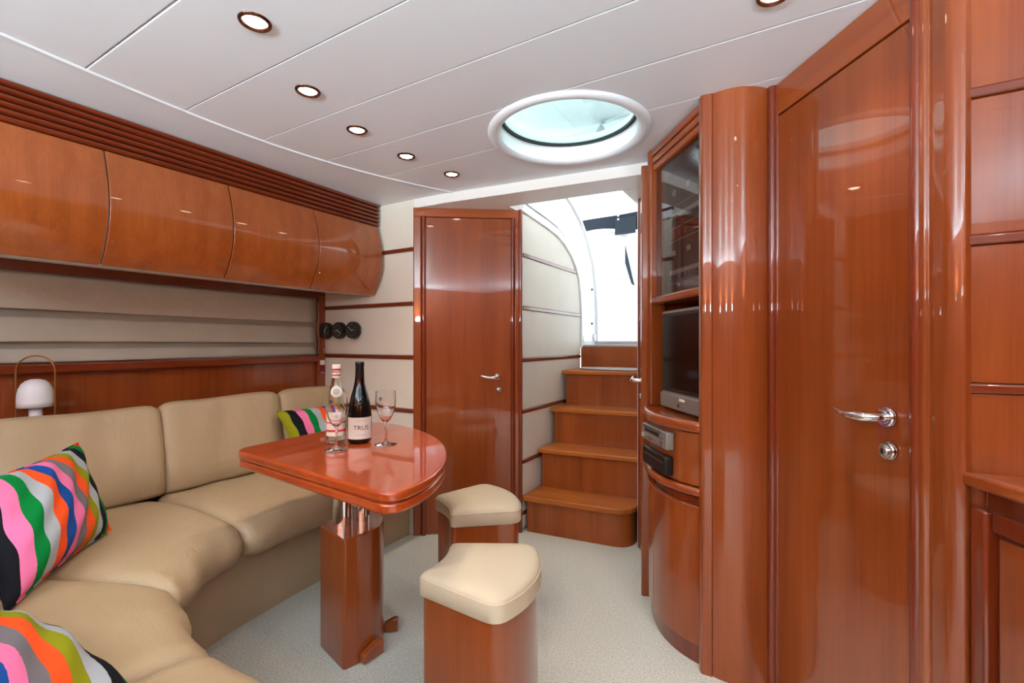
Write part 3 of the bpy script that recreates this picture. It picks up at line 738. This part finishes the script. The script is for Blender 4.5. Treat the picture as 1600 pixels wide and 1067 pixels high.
obj('pillar', box(new(), -3.15, -3.05, 5.9, 6.0, 1.06, 2.75), M_WHITE, rf, world=True)
obj('pillar', box(new(), 1.1, 1.2, 5.9, 6.0, 1.06, 2.75), M_WHITE, rf, world=True)
ws = thing('windscreen_frame', (-.7, 2.6, 2.0), 0, 'white windscreen frame seen through the skylight', 'windscreen')
bm = new(); tube(bm, [(-2.2, 2.95, 2.02), (-1.6, 3.25, 2.6), (-.7, 3.35, 2.72), (.3, 3.25, 2.6), (.9, 2.95, 2.02)], .045, 10); obj('top_bar', bm, M_WHITE, ws, world=True)
for x in (-1.15, -.45):
    bm = new(); tube(bm, [(x, 2.62, 2.02), (x-.02, 3.32, 2.70)], .03, 8); obj('mullion', bm, M_STEEL, ws, world=True)

# ------------------------------------------------------------------ sofa
sofa = thing('sofa', (-2.0, 1.0, 0), 0, 'curved beige leather corner sofa around the table', 'sofa')
# front and back lines of the seat as stations (front point, back point)
def lerp(a, b, t): return (a[0]+(b[0]-a[0])*t, a[1]+(b[1]-a[1])*t)
FA = [(-1.735, 2.005), (-1.73, 1.6), (-1.725, 1.31), (-1.69, .975)]
BA = [(-2.40, 2.005), (-2.40, 1.6), (-2.40, 1.31), (-2.40, .975)]
FB = [(-1.69, .975), (-1.655, .875), (-1.60, .785), (-1.52, .705), (-1.455, .665)]
BB = [(-2.40, .975), (-2.40, .80), (-2.40, .62), (-2.38, .40), (-2.30, .20)]
FC = [(-1.455, .665), (-1.36, .625), (-1.27, .595), (-1.18, .578), (-1.115, .572)]
BC = [(-2.30, .20), (-2.10, .04), (-1.80, -.03), (-1.45, -.05), (-1.13, -.05)]
FD = [(-1.115, .572), (-.95, .572), (-.75, .570), (-.50, .56)]
BD = [(-1.13, -.05), (-.95, -.05), (-.75, -.05), (-.50, -.05)]
def resample(L, n):
    seg = [0]
    for a, b in zip(L, L[1:]): seg.append(seg[-1]+math.dist(a, b))
    out = []
    for k in range(n):
        s = seg[-1]*k/(n-1)
        i = max(j for j in range(len(seg)-1) if seg[j] <= s+1e-9)
        t = (s-seg[i])/max(1e-9, seg[i+1]-seg[i]); out.append(lerp(L[i], L[i+1], min(1, t)))
    return out
def cushion(F, B, z0, z1, parent, seed, n=30):
    rnd = random.Random(seed); F = resample(F, n); B = resample(B, n)
    length = sum(math.dist(a, b) for a, b in zip(F, F[1:]))
    rings = []
    ph = [rnd.uniform(0, 6) for _ in range(6)]
    T = z1-z0
    prof = [(1.0, z0), (1.0, z1-.03), (.97, z1-.012), (.85, z1-.002), (.7, z1+.004), (.5, z1+.008), (.3, z1+.008), (.17, z1+.004), (.095, z1-.004), (.045, z1-.018),
            (.012, z1-.045), (.0, z1-.075), (.004, z0+.035), (.03, z0+.006), (.06, z0)]
    for k in range(n):
        t = k/(n-1); e = min(t, 1-t)*length
        dip = .022*math.exp(-e/.018)
        ring = []
        for a, z in prof:
            p = lerp(F[k], B[k], a)
            wr = (.004*math.sin(9*t*length*3+ph[0]+8*a)+.003*math.sin(23*t*length+ph[1]-6*a)) if z > z1-.06 else .004*math.sin(40*t*length+ph[2])
            if a < .1: # front wrinkles
                q = lerp(F[k], B[k], a+.008*math.sin(31*t*length+ph[3])*(z < z1-.03)+dip*.7/ .66)
                p = q
            zz_ = z+(wr*.7 if 0 < a < 1 else 0)
            zz_ -= dip*(1 if z > (z0+z1)/2 else -0.5)
            ring.append((p[0], p[1], zz_))
        rings.append(ring)
    # pull the end rings inwards a little so that the seams read
    bm = new(); loft(bm, rings)
    return obj('seat_cushion', bm, M_SOFA, parent, world=True, smooth=75)
def shrink(F, B, gap):
    def cut(L):
        a = Vector(L[0]); b = Vector(L[1]); a2 = a+(b-a).normalized()*gap
        c = Vector(L[-1]); d = Vector(L[-2]); c2 = c+(d-c).normalized()*gap
        return [tuple(a2)]+L[1:-1]+[tuple(c2)]
    return cut(F), cut(B)
for i, (F, B) in enumerate(((FA, BA), (FB, BB), (FC, BC), (FD, BD))):
    F2, B2 = shrink(F, B, .003); cushion(F2, B2, .30, .44, sofa, 10+i, n=36 if i == 0 else 26)
# base under the cushions
def inset(F, B, d):
    out = []
    for f, b in zip(F, B):
        v = (Vector(b)-Vector(f)).normalized()*d; out.append((f[0]+v.x, f[1]+v.y))
    return out
allF = resample(FA, 10)+resample(FB, 10)[1:]+resample(FC, 10)[1:]+resample(FD, 6)[1:]
allB = resample(BA, 10)+resample(BB, 10)[1:]+resample(BC, 10)[1:]+resample(BD, 6)[1:]
fin = inset(allF, allB, .13)
bm = new(); loft(bm, [[(f[0], f[1], 0), (f[0], f[1], .305), (b[0], b[1], .305), (b[0], b[1], 0)] for f, b in zip(fin, allB)])
obj('base', bm, M_SOFA, sofa, world=True, smooth=50)
# back cushions
def back(P, N, z0, z1, seed, n=26, th=.13):
    """P points along the foot of the cushion front, N unit vectors to the rear"""
    rnd = random.Random(seed); rings = []
    length = sum(math.dist(a, b) for a, b in zip(P, P[1:]))
    Pn = resample(P, n)
    ph = [rnd.uniform(0, 6) for _ in range(4)]
    H = z1-z0
    prof = [(.02, 0), (.0, .05), (.005, .3), (.022, .55), (.045, .78), (.060, .90), (.070, .965), (.086, .995), (.102, 1.0), (.118, .985), (.130, .94), (.130, 0)]
    for k in range(n):
        t = k/(n-1); e = min(t, 1-t)*length; dip = .024*math.exp(-e/.02)
        nv = N(t)
        ring = []
        for o, h in prof:
            wr = .004*math.sin(17*t*length+ph[0]+5*h)+.0025*math.sin(41*t*length+ph[1]+3*h)
            oo = o+wr*(.2 < h < .97)*(o < .1)+dip*(1-o/.13*1.6)
            hh = h*H-(dip*.9 if h > .5 else 0)+(.004*math.sin(11*t*length+ph[2]) if h > .85 else 0)
            ring.append((Pn[k][0]+nv[0]*oo, Pn[k][1]+nv[1]*oo, z0+hh))
        rings.append(ring)
    bm = new(); loft(bm, rings); return obj('back_cushion', bm, M_SOFA, sofa, world=True, smooth=75)
XB = -2.335
back([(XB, 2.005), (XB, 1.571)], lambda t: (-1, 0), .43, .835, 1)
back([(XB, 1.566), (XB, 1.003)], lambda t: (-1, 0), .43, .832, 2)
back([(XB, .998), (XB, .45)], lambda t: (-1, 0), .43, .822, 3)
cpts = [(XB+.33-.33*math.cos(a), .42-.33*math.sin(a)) for a in [PI/2*k/8 for k in range(9)]]
back([(XB, .445)]+cpts, lambda t: (-math.cos(PI/2*t), -math.sin(PI/2*t)), .43, .822, 4)
back([(XB+.335, .09), (-1.25, .09)], lambda t: (0, -1), .43, .822, 5)
back([(-1.245, .09), (-.50, .09)], lambda t: (0, -1), .43, .822, 6)

# ------------------------------------------------------------------ pillows
def pillow(name, origin, ex, ey, W, H, T, seq, label, seed):
    ex = Vector(ex).normalized(); ey = Vector(ey); sk = ey.dot(ex); eo = ey-ex*sk; k = sk/eo.length; H = eo.length
    ey = eo.normalized(); ez = ex.cross(ey)
    o = bpy.data.objects.new(name, None); COL.objects.link(o)
    m = Matrix(((ex.x, ey.x, ez.x, origin[0]), (ex.y, ey.y, ez.y, origin[1]), (ex.z, ey.z, ez.z, origin[2]), (0, 0, 0, 1)))
    o.matrix_world = m; o['_m'] = [c for r in m for c in r]
    tag(o, label, 'cushion', 'striped throw pillows on the sofa')
    rnd = random.Random(seed); n = 26; bm = new(); ph = [rnd.uniform(0, 6) for _ in range(6)]
    def P(u, v, s):
        x = u*W/2*(1-.075*(1-v*v)**1.2); y = v*H/2*(1-.075*(1-u*u)**1.2)
        f = (max(0, 1-abs(u)**2.6)*max(0, 1-abs(v)**2.6))**.55
        z = s*T/2*f*(1+.06*math.sin(7*u+ph[0])*math.sin(6*v+ph[1]))
        z += .006*math.sin(13*u+9*v+ph[2])*f + .010*math.sin(3*u+ph[4])*math.cos(2*v)
        return (x+k*y, y, z)
    def finish(ob):
        at = ob.data.attributes.new('stripe', 'FLOAT', 'POINT')
        for i, v in enumerate(ob.data.vertices): at.data[i].value = v.co.x-k*v.co.y
    for s in (1, -1):
        G = [[bm.verts.new(P(-1+2*i/n, -1+2*j/n, s)) for j in range(n+1)] for i in range(n+1)]
        for i in range(n):
            for j in range(n): bm.faces.new((G[i][j], G[i+1][j], G[i+1][j+1], G[i][j+1]))
    bmesh.ops.remove_doubles(bm, verts=bm.verts[:], dist=.0005)
    cov = obj('cover', bm, stripes(name+'_stripes', seq, -W/2, W/2), o, smooth=75); finish(cov)
    # piped hem
    hem = [P(-1+2*i/n, -1, 1) for i in range(n)]+[P(1, -1+2*i/n, 1) for i in range(n)]+[P(1-2*i/n, 1, 1) for i in range(n)]+[P(-1, 1-2*i/n, 1) for i in range(n+1)]
    bm = new(); tube(bm, hem, .003, 6, caps=False); finish(obj('hem', bm, cov.data.materials[0], o, smooth=60))
    return o
def rect_pillow(TR, BR, BL, T, seq, label, seed):
    BR = Vector(BR); BL = Vector(BL); TR = Vector(TR); ex = BL-BR; ey = TR-BR
    c = BR+ex/2+ey/2
    return pillow('throw_pillow', c, ex, ey, ex.length, ey.length, T, seq, label, seed)
rect_pillow((-2.243, .666, .73), (-2.0, .68, .457), (-1.60, .345, .457), .15, STRIPES[1:15], 'striped throw pillow leaning upright in the sofa corner at the left edge', 3)
rect_pillow((-1.50, .335, .475), (-.95, .385, .47), (-.99, .12, .62), .10, STRIPES[2:13], 'striped throw pillow cut by the bottom left corner of the picture', 4)
rect_pillow((-2.33, 1.50, .735), (-2.20, 1.52, .45), (-2.20, 1.92, .45), .12, [STRIPES[5], STRIPES[3], STRIPES[8], STRIPES[2], STRIPES[4], STRIPES[1], STRIPES[0], STRIPES[8], STRIPES[5]], 'small striped throw pillow on the far sofa seat behind the bottles', 5)

# ------------------------------------------------------------------ portable lamp on the ledge
LX, LY = -2.546, .632
lp = thing('portable_lamp', (LX, LY, .76), YAW*1.7, 'white dome table lamp with arched brass handle behind the sofa', 'lamp')
bm = new(); lathe(bm, [(.0535, .087), (.054, .11), (.053, .140), (.049, .160), (.041, .178), (.029, .190), (.014, .1958), (.0005, .197)], (0, 0, 0), 36, caps=False)
o = obj('shade', bm, M_LAMP, lp, smooth=70); md = o.modifiers.new('s', 'SOLIDIFY'); md.thickness = .002
bm = new(); lathe(bm, [(.0005, .15), (.019, .15), (.020, .02), (.020, .012)], (0, 0, 0), 28); obj('stem', bm, M_LAMP, lp, smooth=50)
bm = new(); lathe(bm, [(.0005, .014), (.042, .014), (.046, .009), (.046, 0), (.0005, 0)], (0, 0, 0), 32); obj('base', bm, M_LAMP, lp, smooth=50)
hr = .0595
hp = [(-.036, 0, .008), (-.053, 0, .010), (-hr, 0, .020)]+[(-hr, 0, .05+.03*k) for k in range(6)]+[(-hr*math.cos(a), 0, .228+hr*math.sin(a)) for a in [PI*k/16 for k in range(17)]]+[(hr, 0, .20-.03*k) for k in range(6)]+[(hr, 0, .020), (.053, 0, .010), (.036, 0, .008)]
bm = new(); tube(bm, hp, .0032, 8); obj('handle', bm, M_BRASS, lp, smooth=60)

# ------------------------------------------------------------------ instruments on the bulkhead
for x, s, a in ((-2.560, 'round black bulkhead gauge beside the window jamb', .6), (-2.437, 'middle round black gauge of the three on the bulkhead', 2.2), (-2.310, 'right-hand round black gauge of the three on the bulkhead', -.9)):
    t = thing('bulkhead_gauge', (x, 2.008, 1.176), 0, s, 'gauge', 'bulkhead instruments')
    R = Matrix.Translation((0, 0, 0)) @ Matrix.Rotation(PI/2, 4, 'X')
    bm = new(); lathe(bm, [(.050, 0), (.053, .006), (.053, .030), (.050, .036), (.045, .037), (.043, .033)], (0, 0, 0), 36, caps=False); bm.transform(R); obj('case', bm, M_BLACK, t, smooth=45)
    bm = new(); lathe(bm, [(.0005, .032), (.044, .032)], (0, 0, 0), 36, caps=False); bm.transform(R); obj('dial', bm, M_PURPLE, t, smooth=0)
    for k in range(12):
        an = 2*PI*k/12
        bm = new(); box(bm, -.0012, .0012, -.0345, -.033, .033, .040); bm.transform(Matrix.Rotation(an, 4, 'Y')); obj('mark', bm, M_GREY, t)
    for an, ln in ((a, .032), (a+2.4, .022)):
        bm = new(); box(bm, -.0012, .0012, -.0355, -.0342, -.006, ln); bm.transform(Matrix.Rotation(an, 4, 'Y')); obj('needle', bm, M_PAPER, t)
    for sx in (-1, 1):
        bm = new(); tube(bm, [(sx*.052, -.02, 0), (sx*.064, -.02, 0)], .004, 8); obj('lug', bm, M_CHROME, t)

# ------------------------------------------------------------------ table
TZ = .72
tb = thing('dining_table', (-1.36, 1.19, 0), 0, 'glossy cherry folding table on a chrome column and wooden pedestal', 'table')
outl = round_poly([(-1.70, .925), (-.845, .845), (-.855, 1.00), (-.93, 1.17), (-1.05, 1.33), (-1.20, 1.46), (-1.38, 1.555), (-1.56, 1.61), (-1.735, 1.60)],
                  [.07, .12, .08, .09, .1, .1, .1, .1, .09], 8)
bm = new(); prism(bm, outl, TZ-.028, TZ); obj('upper_leaf', bm, W_T, tb, world=True, bevel=.008, seg=4, smooth=30)
bm = new(); prism(bm, offset_poly(outl, -.004), TZ-.060, TZ-.031); obj('lower_leaf', bm, W_T, tb, world=True, bevel=.008, seg=3, smooth=30)
bm = new(); prism(bm, offset_poly(outl, -.012), TZ-.033, TZ-.026); obj('joint', bm, W_DY, tb, world=True, smooth=30)
ped = round_poly([(-1.462, 1.105), (-1.279, 1.060), (-1.260, 1.12), (-1.264, 1.20), (-1.298, 1.268), (-1.37, 1.305), (-1.45, 1.30), (-1.480, 1.25)], [.015, .012, .04, .04, .04, .04, .04, .04], 5)
bm = new(); prism(bm, ped, 0.0, .44); pd = obj('pedestal', bm, W_V, tb, world=True, bevel=.004, smooth=30)
bm = new(); lathe(bm, [(.036, .43), (.036, .66)], (-1.395, 1.155, 0), 32); obj('column', bm, M_CHROME, tb, world=True)
bm = new(); lathe(bm, [(.024, .43), (.024, .66)], (-1.360, 1.215, 0), 32); obj('column', bm, M_CHROME, tb, world=True)
def foot(x, y, ang, L=.042):
    bm = new(); prism_y(bm, [(-L, 0), (L, 0), (L, .048), (L*.4, .048), (-L, .030)], -.013, .013)
    bm.transform(Matrix.Translation((x, y, .004)) @ Matrix.Rotation(ang, 4, 'Z')); return obj('foot_clamp', bm, W_V, tb, world=True, bevel=.003)
foot(-1.246, 1.155, math.radians(86)); foot(-1.300, 1.300, math.radians(35), .026)
obj('mount_plate', box(new(), -1.47, -1.29, 1.09, 1.28, TZ-.072, TZ-.059), M_STEEL, tb, world=True)

# ------------------------------------------------------------------ stools
def stool(origin, deg, label, s=1.0):
    t = thing('stool', (origin[0], origin[1], 0), math.radians(deg), label, 'stool', 'fan-shaped stools by the table')
    inner = [(.0+.022*(1-((y)/.105)**2), y) for y in (-.07, -.035, 0, .035, .07)]
    outer = [(.262+.055*(1-(y/.185)**2), y) for y in (.15, .10, .05, 0, -.05, -.10, -.15)]
    raw = [(-.0, -.108)]+inner+[(-.0, .108), (.262, .185)]+outer[1:-1]+[(.262, -.185)]
    rad = [.035]+[.01]*5+[.035, .10]+[.03]*5+[.10]
    ol = round_poly(raw[::-1], rad[::-1], 6)
    bm = new(); prism(bm, [(.155+(p[0]-.155)*.94, p[1]*.95) for p in ol], 0, .402); obj('base', bm, W_V, t, bevel=.002, smooth=30)
    rings = []
    for d, z in ((.97, .400), (1.0, .404), (1.0, .444), (.985, .453), (.955, .460), (.89, .465), (.75, .470), (.5, .474), (.2, .476)):
        rings.append([(.155+(p[0]-.155)*d, p[1]*d, z) for p in ol])
    bm = new(); loft(bm, rings); obj('seat_pad', bm, M_STOOL, t, smooth=50)
    bm = new(); tube(bm, [(p[0], p[1], .449) for p in offset_poly(ol, -.001)]+[(offset_poly(ol, -.001)[0][0], offset_poly(ol, -.001)[0][1], .449)], .0022, 6); obj('piping', bm, M_STOOL, t)
    return t
stool((-.905, 1.085), 13, 'cherry stool with cream pad in the foreground, nearest the camera')
stool((-1.182, 1.456), 56, 'cherry stool with cream pad behind the table in front of the cabin door')

# ------------------------------------------------------------------ bottles and glasses
def on_cyl(bm, R, cx, cy, zc, ang):
    """wrap flat x/y lettering round a cylinder facing direction ang"""
    for v in bm.verts:
        a = ang+v.co.x/R; z = zc+v.co.y
        v.co = Vector((cx+(R+.0006)*math.cos(a), cy+(R+.0006)*math.sin(a), z))
    return bm
def cyl_patch(R, cx, cy, z0, z1, ang, half, n=14, th=.0004):
    bm = new(); rows = []
    for k in range(n+1):
        a = ang-half+2*half*k/n; c, s = math.cos(a), math.sin(a)
        rows.append([(cx+(R+th)*c, cy+(R+th)*s, z0), (cx+(R+th)*c, cy+(R+th)*s, z1)])
    loft(bm, rows, closed=False); return bm
def facing(x, y): return math.atan2(-y, -x)
bx, by = -1.408, 1.243
wb = thing('wine_bottle', (bx, by, TZ), 0, 'dark wine bottle with a cream label on the table', 'bottle')
bm = new(); lathe(bm, [(.0005, .004), (.038, .002), (.043, .008), (.044, .05), (.044, .102), (.0425, .120), (.0395, .138), (.036, .157), (.032, .175), (.0265, .194), (.022, .212), (.0185, .230), (.0165, .248), (.0152, .265), (.0150, .300)], (0, 0, 0), 40); obj('body', bm, M_WINE, wb, smooth=60)
bm = new(); lathe(bm, [(.0170, .246), (.0155, .292), (.0168, .294), (.0168, .304), (.0150, .306), (.0005, .306)], (0, 0, 0), 30); cap = obj('capsule', bm, M_BLACK, wb, smooth=50)
bm = new(); lathe(bm, [(.0005, .3068), (.0145, .3068), (.0145, .3055)], (0, 0, 0), 24); obj('cork_top', bm, M_BRASS, cap)
an = facing(bx, by)
lb = obj('label', cyl_patch(.0441, 0, 0, .018, .099, an, 1.2), M_PAPER, wb, smooth=60)
tbm = text_bm('TRUS', .024); on_cyl(tbm, .0445, 0, 0, .060, an+.12); obj('lettering', tbm, M_INK, lb, smooth=0)
for z, h in ((.086, .5), (.034, .45)):
    obj('fine_print', cyl_patch(.0443, 0, 0, z, z+.0012, an+.12, h), M_GREY, lb, smooth=0)
bm = new(); lathe(bm, [(.0005, .0018), (.010, .0015), (.012, 0)], (0, 0, 0), 20); bm.transform(Matrix.Translation((.0368*math.cos(an), .0368*math.sin(an), .155)) @ Matrix.Rotation(an, 4, 'Z') @ Matrix.Rotation(PI/2-.45, 4, 'Y')); obj('embossed_crest', bm, M_WINE, wb, smooth=60)
wx, wy = -1.477, 1.191
wt = thing('water_bottle', (wx, wy, TZ), 0, 'clear water bottle with white and red label beside the wine', 'bottle')
bm = new(); lathe(bm, [(.0005, .004), (.030, .002), (.0345, .008), (.0355, .05), (.0355, .125), (.033, .150), (.027, .185), (.020, .215), (.0145, .245), (.0135, .285), (.0135, .292), (.0115, .292), (.0115, .245), (.018, .215), (.025, .185), (.031, .150), (.0335, .125), (.0335, .012), (.0005, .008)], (0, 0, 0), 36, caps=False); obj('body', bm, M_WATERB, wt, smooth=60)
bm = new(); lathe(bm, [(.0152, .270), (.0155, .272), (.0155, .292), (.0140, .296), (.0005, .296)], (0, 0, 0), 26); obj('cap', bm, M_PAPER, wt, smooth=50)
obj('cap_band', cyl_patch(.0156, 0, 0, .274, .281, 0, PI, 24), M_RED, wt, smooth=60)
obj('cap_band', cyl_patch(.0149, 0, 0, .254, .259, 0, PI, 24), M_RED, wt, smooth=60)
obj('neck_label', cyl_patch(.0148, 0, 0, .246, .266, 0, PI, 24, .0002), M_PAPER, wt, smooth=60)
an2 = facing(wx, wy)
def cone_disc(r, z, R, th):
    bm = new(); bm.faces.new([bm.verts.new((r*math.cos(2*PI*k/24), r*math.sin(2*PI*k/24), 0)) for k in range(24)])
    for v in bm.verts:
        a = an2+v.co.x/R; q = z+v.co.y*1.0
        rr = .0335+(q-.150)*(-.20)+th
        v.co = Vector((rr*math.cos(a), rr*math.sin(a), q))
    return bm
rl = obj('round_label', cone_disc(.021, .196, .026, .0032), M_PAPER, wt, smooth=60)
obj('round_print', cone_disc(.011, .196, .026, .0042), M_GREY, rl, smooth=60)
ml = obj('main_label', cyl_patch(.0356, 0, 0, .030, .118, an2, 1.35), M_PAPER, wt, smooth=60)
obj('red_band', cyl_patch(.0360, 0, 0, .046, .054, an2, 1.35), M_RED, ml, smooth=60)
obj('red_band', cyl_patch(.0360, 0, 0, .078, .082, an2, 1.35), M_RED, ml, smooth=60)
def lily(size):
    bm = new()
    def leaf(pts): bm.faces.new([bm.verts.new((x*size, y*size, 0)) for x, y in pts])
    leaf([(0, 1), (.18, .55), (.12, .1), (0, -.1), (-.12, .1), (-.18, .55)])
    leaf([(.14, .0), (.30, .35), (.52, .45), (.66, .25), (.55, .08), (.46, .22), (.34, .05), (.2, -.15)])
    leaf([(-.14, .0), (-.2, -.15), (-.34, .05), (-.46, .22), (-.55, .08), (-.66, .25), (-.52, .45), (-.30, .35)])
    leaf([(-.35, -.2), (.35, -.2), (.35, -.3), (-.35, -.3)])
    leaf([(-.1, -.32), (.1, -.32), (.06, -.6), (0, -.75), (-.06, -.6)])
    return bm
b_ = lily(.012); on_cyl(b_, .0362, 0, 0, .100, an2); obj('lily_emblem', b_, M_GREY, ml, smooth=0)
def wine_glass(x, y, label):
    t = thing('wine_glass', (x, y, TZ), 0, label, 'glass', 'wine glasses on the table')
    bm = new()
    lathe(bm, [(.0005, .0005), (.039, .0005), (.0405, .0015), (.039, .003), (.018, .007), (.007, .012), (.0045, .022), (.0040, .055), (.0045, .075), (.008, .083),
               (.018, .094), (.0290, .116), (.0355, .140), (.0375, .160), (.0360, .200), (.0350, .200), (.0364, .160), (.0344, .140), (.0279, .117), (.0168, .0955), (.006, .0865), (.0005, .0855)], (0, 0, 0), 40, caps=False)
    obj('bowl_and_stem', bm, M_GLASS, t, smooth=60)
    e = lily(.012); on_cyl(e, .0374, 0, 0, .172, facing(x, y)-.5); obj('lily_emblem', e, M_INK, t, smooth=0)
wine_glass(-1.373, 1.108, 'stemmed wine glass in front of the water bottle')
wine_glass(-1.290, 1.262, 'stemmed wine glass to the right of the wine bottle')
